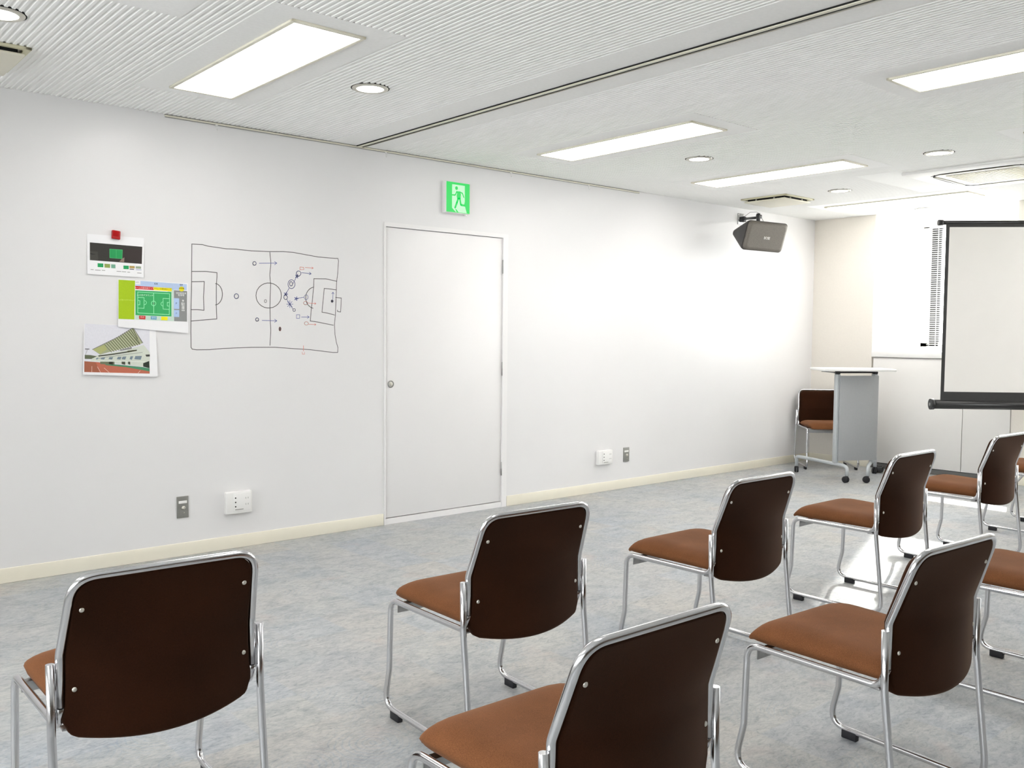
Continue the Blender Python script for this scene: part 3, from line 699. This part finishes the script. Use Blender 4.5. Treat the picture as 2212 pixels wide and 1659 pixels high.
# ------------------------------------------------------------------ chairs
def make_chair():
    t = thing('stacking_chair', '', 'chair', (0, 0, 0), 0, 'brown fabric chairs with chrome sled frames')
    R = .0096
    for s in (-1, 1):
        pts = fillet([(s*.243, -.190, .552), (s*.243, -.193, .395), (s*.243, -.234, .028), (s*.243, .270, .028), (s*.243, .238, .16), (s*.240, .233, .400), (s*.225, -.168, .398), (s*.2232, -.188, .45)],
                      [.10, .065, .055, .06, .042, .035], 8)
        m_ = MB(); m_.tube(pts, R, 14); m_.build('side_frame', M['chrome'], t)
        m_ = MB(); m_.tube([(s*.2332, -.190, .44), (s*.2332, -.188, .53)], .004, 8); m_.build('frame_weld', M['chrome'], t)
    pts = fillet([(-.2232, -.188, .45), (-.2232, -.188, .566), (-.208, -.252, .752), (.208, -.252, .752), (.2232, -.188, .566), (.2232, -.188, .45)], [.05, .058, .058, .05], 9)
    m_ = MB(); m_.tube(pts, R, 14); m_.build('back_frame', M['chrome'], t)
    # backrest
    def yc(z): return -.187 if z <= .566 else -.187-(z-.566)/.186*.065
    def bulge(z):
        k = min(1, max(0, (.735-z)/.22)); return .046*k*k*(3-2*k)
    NU, NV = 24, 26
    Wd, rt, rb = .2135, .046, .024; zt_, zb0 = .745, .381
    F_, B_ = [], []
    m_ = MB()
    vsamp = [0, .012, .03, .055, .09] + [.09+(.82)*k/16 for k in range(1, 16)] + [.91, .94, .962, .98, .992, 1]
    usamp = [-1, -.985, -.955, -.9] + [-.9+1.8*k/16 for k in range(1, 16)] + [.9, .955, .985, 1]
    for v in vsamp:
        zf = zb0+(zt_-zb0)*v; w = wd = Wd-max(0, zf-.566)/.18*.012+.007*min(1, max(0, (.50-zf)/.08))
        if zt_-zf < rt: d = rt-(zt_-zf); w = wd-rt+math.sqrt(max(rt*rt-d*d, 0))
        if zf-zb0 < rb: d = rb-(zf-zb0); w = min(w, Wd-rb+math.sqrt(max(rb*rb-d*d, 0)))
        fr, bk_ = [], []
        for u in usamp:
            x = u*w; xu = x/Wd
            z = zf-.026*(1-xu*xu)*(1-v)**3
            y = yc(z)-bulge(z)*(1-xu*xu)
            e = min(1, (1-abs(u))/.12)*1.0; e2 = min(1, min(v, 1-v)/.06)
            pil = math.sqrt(max(0, 1-(1-e)**2))*math.sqrt(max(0, 1-(1-e2)**2))
            fr.append(m_.bm.verts.new((x, y+.007+.025*pil, z))); bk_.append(m_.bm.verts.new((x, y-.003-.005*min(1, pil*3), z)))
        F_.append(fr); B_.append(bk_)
    nV, nU = len(vsamp), len(usamp)
    for i in range(nV-1):
        for j in range(nU-1):
            m_.face([F_[i][j], F_[i][j+1], F_[i+1][j+1], F_[i+1][j]], None, True); m_.face([B_[i][j], B_[i+1][j], B_[i+1][j+1], B_[i][j+1]], None, True)
        m_.face([F_[i][0], F_[i+1][0], B_[i+1][0], B_[i][0]], None, True); m_.face([F_[i][-1], B_[i][-1], B_[i+1][-1], F_[i+1][-1]], None, True)
    for j in range(nU-1):
        m_.face([F_[0][j], B_[0][j], B_[0][j+1], F_[0][j+1]], None, True); m_.face([F_[-1][j], F_[-1][j+1], B_[-1][j+1], B_[-1][j]], None, True)
    bmesh.ops.remove_doubles(m_.bm, verts=list(m_.bm.verts), dist=1e-6)
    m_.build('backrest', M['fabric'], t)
    for (x, z) in ((-.186, .675), (.186, .675), (-.196, .488), (.196, .488)):
        y = yc(z)-bulge(z)*(1-(x/Wd)**2)-.008
        k = MB(); k.lathe([(.0058, 0), (.0056, .0016), (.004, .0032), (.0015, .0038), (0, .0036)], 14, Matrix.Translation((x, y+.0008, z)) @ Ry); k.build('screw', M['alu'], t)
    # seat cushion
    m_ = MB(); F_, B_ = [], []
    vs = [0, .01, .03, .07]+[.07+.83*k/14 for k in range(1, 14)]+[.90, .93, .955, .975, .99, 1]
    us = [-1, -.99, -.96, -.9, -.8]+[-.8+1.6*k/12 for k in range(1, 12)]+[.8, .9, .96, .99, 1]
    for v in vs:
        y = -.172+.434*v; W_ = .213+.013*v
        if v > .84: d = (v-.84)/.16; W_ -= .034*(1-math.sqrt(max(0, 1-d*d)))
        if v < .05: d = (.05-v)/.05; W_ -= .02*(1-math.sqrt(max(0, 1-d*d)))
        top = .042+.013*math.sin(min(1, v/.72)*PI/2) if v < .72 else .055*math.sqrt(max(0, 1-((v-.72)/.28)**2.2))
        if v < .06: top *= math.sqrt(max(0, 1-((.06-v)/.06)**2))
        fr, bk_ = [], []
        for u in us:
            e = abs(u); pil = math.sqrt(max(0, 1-max(0, (e-.60)/.40)**2.0))
            dish = .006*(1-u*u)*math.sin(PI*min(1, v/.9)) if v < .9 else 0
            base = .4095 if v < .93 else .4095-.010*((v-.93)/.07)
            fr.append(m_.bm.verts.new((u*W_, y, base+.001+top*(.30+.70*pil)-dish))); bk_.append(m_.bm.verts.new((u*(W_-.006), y, base-.001-(.006 if abs(u) < .88 and .05 < v < .9 else 0))))
        F_.append(fr); B_.append(bk_)
    nV, nU = len(vs), len(us)
    for i in range(nV-1):
        for j in range(nU-1):
            m_.face([F_[i][j], F_[i][j+1], F_[i+1][j+1], F_[i+1][j]], None, True); m_.face([B_[i][j], B_[i+1][j], B_[i+1][j+1], B_[i][j+1]], None, True)
        m_.face([F_[i][0], F_[i+1][0], B_[i+1][0], B_[i][0]], None, True); m_.face([F_[i][-1], B_[i][-1], B_[i+1][-1], F_[i+1][-1]], None, True)
    for j in range(nU-1):
        m_.face([F_[0][j], B_[0][j], B_[0][j+1], F_[0][j+1]], None, True); m_.face([F_[-1][j], F_[-1][j+1], B_[-1][j+1], B_[-1][j]], None, True)
    m_.build('seat', M['seatfab'], t)
    m_ = MB(); m_.box((0, .206, .376), (.462, .004, .034), bev=.0015); m_.box((0, .194, .392), (.455, .026, .004), bev=.001); m_.build('crossbar', M['steel'], t)
    m_ = MB(); m_.box((0, -.150, .385), (.43, .026, .006), bev=.001); m_.build('crossbar', M['steel'], t)
    for s in (-1, 1):
        for y in (.193, -.150):
            m_ = MB(); m_.box((s*.243, y, .0145), (.020, .052, .0285), bev=.003); m_.build('foot_pad', M['rubber'], t)
    return t
C0 = make_chair()
OFF = .19
chairs = [
 (.758, -3.000, -2.0, 'chair at the far left, its back to the viewer, before the cream baseboard'),
 (1.876, -3.050, -2.5, 'brown chair whose back stands in front of the door foot'),
 (2.986, -3.112, -.6, 'brown chair in the middle of the picture, behind the bottom-edge chair, right of the door'),
 (4.186, -3.130, -.1, 'brown chair nearest the lectern, with a patch of sunlight on the floor under it'),
 (5.440, -3.080, -1.5, 'brown chair nearest the projection screen, before the dark plinth under the window'),
 (6.655, -3.070, 0, 'chair below the screen with only a strip of its brown seat in view'),
 (1.312, -4.007, -1.0, 'brown chair in the foreground, cut by the bottom edge of the picture'),
 (2.429, -4.076, -3.0, 'large brown chair at the lower right, its whole seat and back in view'),
 (3.615, -4.085, 0, 'chair at the right edge, its seat beside the large lower right chair'),
]
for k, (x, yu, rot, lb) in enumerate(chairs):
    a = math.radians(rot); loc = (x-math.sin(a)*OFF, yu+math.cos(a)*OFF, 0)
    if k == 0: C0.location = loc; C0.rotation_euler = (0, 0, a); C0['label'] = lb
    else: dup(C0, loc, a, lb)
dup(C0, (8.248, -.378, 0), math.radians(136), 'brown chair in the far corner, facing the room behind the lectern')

# ------------------------------------------------------------------ marker drawing on the wall
dr = thing('marker_drawing', 'marker drawing of a soccer pitch with player moves on the white wall', 'drawing', (2.5, -.0003, 1.48)); do = Vector((2.5, -.0003, 1.48))
def zp(x, y):                                   # drawing coordinates -> wall
    p = wl(380+x/5.53, 500+y/5.53); return Vector((p.x-do.x, 0, p.z-do.z))
def stroke(mb, pts, r=.0021, closed=False, d=0):
    P_ = [zp(*p) for p in pts]
    if closed: P_.append(P_[0])
    for a, b in zip(P_, P_[1:]):
        t_ = (b-a)
        if t_.length < 1e-6: continue
        t_.normalize(); nn = Vector((-t_.z, 0, t_.x))*r; e = t_*r*.8
        mb.poly([a-e+nn+Vector((0, -d, 0)), b+e+nn+Vector((0, -d, 0)), b+e-nn+Vector((0, -d, 0)), a-e-nn+Vector((0, -d, 0))])
def circ(cx, cy, rx, ry=None, a0=0, a1=360, n=26):
    ry = ry or rx; return [(cx+rx*math.cos(math.radians(a0+(a1-a0)*k/n)), cy+ry*math.sin(math.radians(a0+(a1-a0)*k/n))) for k in range(n+1)]
def arrow(mb, a, b, h=32, r=.0017, d=0):
    stroke(mb, [a, b], r, d=d); v = Vector((b[0]-a[0], b[1]-a[1])).normalized()
    for s in (-1, 1):
        q = Vector((-v.x*math.cos(.6)-s*v.y*math.sin(.6)*1, -v.y*math.cos(.6)+s*v.x*math.sin(.6))); stroke(mb, [b, (b[0]+q.x*h, b[1]+q.y*h)], r, d=d)
k = MB()
stroke(k, [(190,150), (320,158), (380,175), (600,207), (720,212), (900,232), (1120,240), (1280,240), (1400,250), (1700,305), (1900,322), (1935,322), (1942,352), (1932,500), (1920,600), (1912,800), (1905,1000), (1893,1110), (1900,1230), (1915,1320), (1935,1390), (1932,1446), (1880,1446), (1600,1412), (1380,1398), (1180,1383), (900,1384), (560,1398), (400,1412), (250,1414), (195,1406), (180,1385), (178,1200), (180,900), (187,600), (188,380), (190,150)])
stroke(k, [(1123,250), (1133,380), (1122,520), (1130,620), (1124,900), (1128,1100), (1132,1180), (1124,1360)])
stroke(k, circ(1108,765,152,150))
stroke(k, [(188,478), (360,478), (490,492), (490,540), (482,640), (482,900), (488,1045), (360,1055), (182,1070)])
stroke(k, [(188,600), (338,598), (330,780), (334,942), (260,934), (178,934)])
stroke(k, circ(465,750,90,128,-85,85))
stroke(k, [(1922,595), (1790,566), (1648,564), (1645,660), (1632,800), (1618,920), (1608,1030), (1604,1070), (1660,1076), (1880,1120)])
stroke(k, [(1912,697), (1860,690), (1772,680), (1760,800), (1745,965), (1810,975), (1895,998)])
stroke(k, circ(1668,792,118,130,105,255))
stroke(k, [(1908,788), (1975,795), (1972,870), (1966,962), (1930,955), (1928,940)])
stroke(k, circ(1070,832,14,18), .0013); 
k.build('pitch_outline', ink(92,90,90), dr, fix=False)
k = MB()
for (x, y, a) in ((938,382,20), (722,773,26), (970,1052,18), (1465,502,27)): stroke(k, circ(x, y, a, a*1.1), .0019, d=.0002)
stroke(k, circ(1380,630,42,52), .0019, d=.0002); stroke(k, circ(1375,625,18,26), .0019, d=.0002); stroke(k, circ(1310,785,22,26), .0017, d=.0002); stroke(k, circ(1555,785,24,28), .0014, d=.0002)
for c in ((1412,938,16), ): stroke(k, circ(*c), .0015, d=.0002)
stroke(k, [(1440,995), (1478,995), (1476,1038), (1440,1038)], .0015, True, .0002)
arrow(k, (995,380), (1205,378), d=.0002); arrow(k, (1030,1062), (1205,1068), d=.0002); arrow(k, (1500,492), (1615,505), 26, d=.0002); arrow(k, (1500,1022), (1592,1022), 26, d=.0002); arrow(k, (1872,810), (1876,725), 24, d=.0002)
stroke(k, [(1400,620), (1450,525)], .0016, d=.0002); stroke(k, [(1350,680), (1312,750)], .0016, d=.0002); stroke(k, [(1325,810), (1360,870), (1395,920)], .0016, d=.0002); stroke(k, [(1530,785), (1440,800)], .0016, d=.0002)
for (x, y) in ((1447,535), (1312,748), (1437,803)):
    for q in range(5): stroke(k, [(x, y), (x+22*math.cos(q*1.26), y+22*math.sin(q*1.26))], .0026, d=.0002)
for q in range(4): stroke(k, [(1360-38*math.cos(q*PI/4), 868-42*math.sin(q*PI/4)), (1360+38*math.cos(q*PI/4), 868+42*math.sin(q*PI/4))], .0016, d=.0002)
stroke(k, circ(1866,832,9,10), .0032, d=.0002)
k.build('blue_marks', ink(104,112,168), dr, fix=False)
k = MB()
stroke(k, [(1482,425), (1525,428), (1528,455), (1482,458)], .0013, True, .0004); arrow(k, (1545,430), (1640,438), 20, .0013, .0004)
stroke(k, circ(1548,855,24,20), .0013, d=.0004); arrow(k, (1575,855), (1672,862), 18, .0013, .0004)
stroke(k, circ(1558,1098,24,20), .0013, d=.0004); arrow(k, (1585,1108), (1672,1112), 18, .0013, .0004)
stroke(k, circ(1243,1165,12,22), .0016, d=.0004); stroke(k, circ(1243,1165,4,14), .0014, d=.0004)
stroke(k, [(1524,1365), (1524,1428)], .0017, d=.0004); stroke(k, [(1508,1440), (1510,1465), (1535,1466), (1536,1440)], .0012, d=.0004)
k.build('red_marks', ink(222,130,120), dr, fix=False)

# ------------------------------------------------------------------ papers on the wall
class Sheet:
    def __init__(s, name, corners, label, conv, tilt=.010):
        # corners in photo pixels TL,TR,BR,BL
        s.conv = conv; P_ = [wl(*c) for c in corners]; s.zt = max(p.z for p in P_); s.zb = min(p.z for p in P_)
        s.c = Vector(((P_[0].x+P_[2].x)/2, 0, (P_[0].z+P_[2].z)/2)); s.tilt = tilt; s.mb = MB(); s.layer = 0
        s.root = thing(name, label, 'poster', s.c)
        s.raw([(c[0], c[1]) for c in corners], M['paper'], 0)
    def y(s, z): return -.0012-s.tilt*(s.zt-z)/(s.zt-s.zb)
    def raw(s, px, mat, lay):
        out = []
        for c in px:
            p = wl(*c); out.append(Vector((p.x, s.y(p.z)-.00025*lay, p.z))-s.c)
        s.mb.poly(out, mat)
    def P(s, pts, col, lay=1):
        s.raw([s.conv(*p) for p in pts], ink(*col) if isinstance(col, tuple) else col, lay)
    def rect(s, a, b, c, d, col, lay=1, sk=0.0):   # x0,y0,x1,y1 with sk*dx vertical drift
        s.P([(a, b), (c, b+sk*(c-a)), (c, d+sk*(c-a)), (a, d)], col, lay)
    def line(s, pts, w, col, lay=2, closed=False):
        P_ = [Vector(p) for p in pts]
        if closed: P_.append(P_[0])
        for a, b in zip(P_, P_[1:]):
            t_ = (b-a)
            if t_.length < 1e-6: continue
            t_.normalize(); n_ = Vector((-t_.y, t_.x))*w/2; e = t_*w*.4
            s.P([a-e+n_, b+e+n_, b+e-n_, a-e-n_], col, lay)
    def text(s, body, cx, cy, hpx, col, lay=3, vert=False, sx=1.0):
        a, b = wl(*s.conv(cx, cy)), wl(*s.conv(cx, cy+hpx)); size = (a.z-b.z)*1.15
        text_mesh('lettering', body, size, on_wall(a.x-s.c.x, s.y(a.z)-.00025*lay-.0001, a.z-s.c.z), ink(*col), s.root, extr=.0001, sx=sx, spacing=.95)
    def done(s):
        s.mb.build('printed_sheet', None, s.root, fix=False)
# poster 1 (night aerial picture with a green pitch)
z1c = lambda x, y: (180+x/15.08, 500+y/15.08)
S1 = Sheet('printed_poster', [(188,505), (311,514.5), (309,599.5), (188,592)], 'printed sheet with a dark picture band, topmost of the three on the wall', z1c, .006)
S1.P([(205,355), (1915,500), (1895,1060), (205,935)], (44,42,38)); S1.P([(205,640), (460,660), (480,945), (205,935)], (62,60,55), 2); S1.P([(205,700), (400,745), (300,760), (205,740)], (30,29,27), 3)
S1.P([(1260,880), (1330,850), (1320,1000), (1160,985)], (140,118,108), 2); S1.P([(1330,560), (1900,600), (1890,1050), (1330,1000)], (48,38,36), 2)
S1.P([(845,570), (1265,600), (1255,895), (845,862)], (16,150,80), 4); S1.line([(850,575), (1262,603), (1252,890), (850,860)], 12, (86,190,120), 5, True); S1.line([(1062,590), (1060,875)], 10, (86,190,120), 5)
for (x, c) in ((455,(14,160,90)), (678,(140,160,80)), (895,(110,165,140))): S1.rect(x, 1035+(x-455)*.08, x+(185 if x < 890 else 140), 1160+(x-455)*.08, c, 1, .06)
for (x, c) in ((1295,(14,160,90)), (1490,(178,150,80)), (1695,(150,165,140))): S1.rect(x, 1110+(x-1295)*.06, x+172, (1225 if x < 1400 else 1185)+(x-1295)*.06, c, 1, .05)
S1.rect(1495,1215,1640,1240,(40,38,34),1,.06); S1.rect(1700,1235,1880,1260,(170,172,205),1,.03)
for (a, b, y) in ((225,325,1232), (370,550,1250), (590,700,1258), (1070,1220,1292), (1240,1380,1302), (1420,1510,1318), (1740,1880,1345)): S1.rect(a, y, b, y+16, (120,118,118), 1, .06)
S1.done()
# poster 2 (site plan)
z2c = lambda x, y: (240+x/11.64, 590+y/11.64)
S2 = Sheet('printed_poster', [(254.5,603), (406,612), (405.5,720), (254,706)], 'site plan sheet with lime and green soccer pitch, middle of the three on the wall', z2c, .008)
GR, LG, WH = (52,172,98), (160,240,190), (230,250,236)
S2.P([(185,165), (600,190), (575,1165), (175,1150)], (166,198,0))
S2.P([(600,185), (1900,280), (1900,430), (1560,420), (600,330)], (180,200,232)); S2.P([(600,185), (735,196), (735,290), (600,285)], (236,236,240), 2)
S2.P([(1530,380), (1565,420), (1565,1210), (590,1170), (590,1060)], (200,222,210)); 
S2.P([(605,320), (1062,350), (1062,425), (603,400)], (208,28,32), 2); S2.P([(1062,350), (1520,378), (1520,460), (1062,425)], (246,232,0), 2)
S2.P([(605,430), (1510,475), (1505,1090), (600,1055)], GR, 2)
S2.line([(665,475), (1465,520), (1450,1045), (660,1000)], 14, LG, 3, True); S2.line([(1065,498), (1062,1020)], 14, LG, 3)
S2.line([(668,608), (822,618), (818,885), (664,880)], 13, LG, 3); S2.line([(668,690), (716,694), (712,798), (665,796)], 13, LG, 3); S2.line(circ(822,742,58,52,-85,85,10), 12, LG, 3)
S2.line([(1462,645), (1300,636), (1298,902), (1455,915)], 13, LG, 3); S2.line([(1460,738), (1404,735), (1402,826), (1456,830)], 13, LG, 3); S2.line(circ(1296,775,52,50,100,262,10), 12, LG, 3)
S2.line(circ(1060,762,58,60,0,360,18), 12, LG, 3); S2.P(circ(1060,762,20,22,0,350,9), (110,140,110), 3)
S2.P([(1572,430), (1905,452), (1895,1220), (1570,1208)], (140,142,142), 2)
S2.P([(1568,628), (1705,634), (1702,905), (1566,900)], (176,200,236), 3); S2.P([(1566,925), (1702,930), (1700,1105), (1564,1100)], (176,200,236), 3)
S2.P(circ(1768,400,66,62,0,350,17), (236,222,0), 4)
S2.P([(692,1068), (855,1076), (848,1165), (692,1155)], (204,40,36), 3); S2.P([(985,1082), (1135,1088), (1130,1172), (985,1165)], (110,164,196), 3); S2.P([(1250,1092), (1410,1100), (1405,1188), (1245,1182)], (240,228,0), 3)
S2.text('人工芝サブグラウンド', 378, 680, 36, (214,236,120)); S2.text('人工芝グラウンド', 850, 560, 44, WH)
S2.text('ホーム応援自由エリア', 830, 378, 42, (250,220,220)); S2.text('アウェイ応援自由エリア', 1290, 400, 38, (60,60,30), sx=.9)
S2.text('駐車', 1125, 272, 40, (30,40,90)); S2.text('駐車', 1762, 297, 36, (30,40,90)); S2.text('入口', 650, 232, 36, (60,60,70)); S2.text('総合案', 1766, 388, 38, (70,66,20), lay=5)
S2.text('特別観覧車\n駐車場', 1755, 535, 46, (236,236,236)); S2.text('※\n駐\n車\n禁\n止', 1800, 880, 84, (240,240,240)); S2.text('P', 1632, 765, 60, (40,56,110), lay=4); S2.text('P', 1632, 1015, 50, (80,100,150), lay=4)
S2.text('売店', 772, 1112, 46, (240,190,190), lay=4); S2.text('受付', 1060, 1125, 46, (200,225,240), lay=4)
S2.done()
# poster 3 (photo of a grandstand)
z3c = lambda x, y: (160+x/11.64, 690+y/11.64)
S3 = Sheet('printed_poster', [(181,700), (336,703), (339,814), (178,809)], 'photo print of a stadium stand and running track, lowest of the three', z3c, .012)
S3.P([(262,105), (1895,190), (1885,1355), (240,1310)], (222,222,230))
S3.P([(450,755), (1130,425), (1480,205), (1720,590), (1600,640), (1240,720), (640,885)], (166,172,138), 2)
S3.P([(450,755), (760,640), (820,760), (640,860)], (176,180,120), 3)
for q in range(15):
    a = q/14; x0, y0 = 760+a*700, 630-a*410 ; x1, y1 = x0+170+a*140, y0+190+a*180
    S3.line([(x0, y0), (min(x1, 1640), min(y1, 700+(1-a)*160))], 16+a*10, (112,118,86), 4)
    S3.line([(x0+24, y0-10), (min(x1+24, 1660), min(y1-8, 690+(1-a)*160))], 10, (206,208,180), 4)
S3.line([(450,755), (1130,425), (1480,205), (1720,590)], 14, (120,118,122), 5)
S3.P([(560,900), (1240,790), (1740,640), (1890,830), (1885,1210), (1400,1150), (380,1040)], (208,214,202), 2)
S3.P([(1120,770), (1440,690), (1440,740), (1160,790)], (140,140,140), 3)
S3.line([(610,918), (960,875), (1250,830), (1555,775)], 28, (46,48,36), 4); S3.P([(1330,790), (1550,762), (1555,790), (1340,830)], (60,60,30), 5)
S3.line([(560,980), (1100,905), (1700,830)], 14, (150,155,150), 4); S3.line([(400,1042), (900,1050), (1750,1062)], 18, (226,232,222), 4)
for (a, b) in ((530,590), (650,760), (850,960), (1060,1170), (1180,1290), (1380,1460), (1500,1680)):
    h = (a-530)*.04; S3.P([(a, 1000), (a+25, 965-h*1.1), (b+10, 960-h*1.1), (b-20, 1005+h*.2)], (120,136,148), 5)
for (a, b, c) in ((640,1000,(110,118,92)), (1180,1270,(70,74,60)), (1340,1395,(70,74,60)), (860,960,(60,60,50))): S3.P([(a, 1060), (b, 1062), (b, 1140), (a, 1120)], c, 5)
S3.P([(1720,1100), (1870,1045), (1878,1225), (1720,1185)], (42,52,42), 5); S3.P([(1780,885), (1890,880), (1890,930), (1800,935)], (60,62,58), 5)
S3.P([(255,890), (400,895), (560,925), (420,995), (255,990)], (96,104,80), 4); S3.P([(262,730), (380,735), (370,758), (270,755)], (110,112,116), 4); S3.line([(325,755), (272,900)], 8, (110,112,116), 4)
S3.P([(245,1050), (600,1075), (1100,1165), (1880,1290), (1880,1360), (240,1320)], (190,106,82), 3); S3.P([(245,1050), (520,1070), (640,1325), (240,1315)], (164,96,70), 4)
S3.P([(720,1110), (1100,1135), (1700,1195), (1880,1230), (1880,1305), (1300,1200), (800,1150)], (74,140,104), 4)
for ln in ([(432,1180), (428,1325)], [(570,1190), (645,1325)], [(740,1220), (860,1330)], [(1640,1290), (1590,1345)]): S3.line(ln, 10, (232,206,196), 6)
S3.done()
# red clip magnet
mg = thing('magnet_clip', 'small red magnetic clip holding the topmost sheet', 'magnet', (1.596, 0, 1.811))
m_ = MB(); m_.box((0, -.009, 0), (.044, .014, .046), rot=Matrix.Rotation(.10, 3, 'Y') @ Matrix.Rotation(-.16, 3, 'X'), bev=.003); m_.build('clip_jaw', M['red'], mg)
m_ = MB(); m_.box((-.003, -.018, .006), (.036, .006, .034), rot=Matrix.Rotation(.10, 3, 'Y') @ Matrix.Rotation(.22, 3, 'X'), bev=.002); m_.build('clip_lever', M['red'], mg)

# ------------------------------------------------------------------ light from outside
wd = bpy.data.worlds.new('sky'); sc.world = wd; wd.use_nodes = True
bg = wd.node_tree.nodes['Background']; bg.inputs[0].default_value = (.975, .985, 1.0, 1); bg.inputs[1].default_value = 10.0
def sun(name, elev, az, strength, ang, col):
    l = bpy.data.lights.new(name, 'SUN'); l.energy = strength; l.angle = math.radians(ang); l.color = col
    o = bpy.data.objects.new(name, l); COL.objects.link(o); e = math.radians(elev); a = math.radians(az)
    d = Vector((-math.cos(e)*math.cos(a), -math.cos(e)*math.sin(a), -math.sin(e)))
    o.rotation_euler = d.to_track_quat('-Z', 'Y').to_euler(); o.location = (14, 0, 8)
sun('sun', 42.6, 20.0, 22, .5, (1, .97, .92))
sun('low_sun_stand_in', 21, 19.2, 3.4, .9, (1, .98, .95))  # second, low sun added in place of a reflection; lights the floor patch
for nm, ya, yb, xp, sx in (('window_portal', Y1, Y2, XW+.12, -1), ('window_portal', Y3, Y4, XW+.12, -1), ('window_portal', NA, NB, X0-.14, 1)):
    l = bpy.data.lights.new(nm, 'AREA'); l.shape = 'RECTANGLE'; l.size = ya-yb; l.size_y = 1.26; l.cycles.is_portal = True
    o = bpy.data.objects.new(nm, l); COL.objects.link(o); o.location = (xp, (ya+yb)/2, 1.83 if sx < 0 else 1.6); l.size_y = 1.26 if sx < 0 else 1.44; o.rotation_euler = Vector((sx, 0, 0)).to_track_quat('-Z', 'Z').to_euler()

vs = sc.view_settings; vs.view_transform = 'Standard'; vs.look = 'None'; vs.gamma = 1; vs.use_curve_mapping = False; vs.exposure = 0.16
sc.cycles.diffuse_bounces = 8; sc.cycles.max_bounces = 14
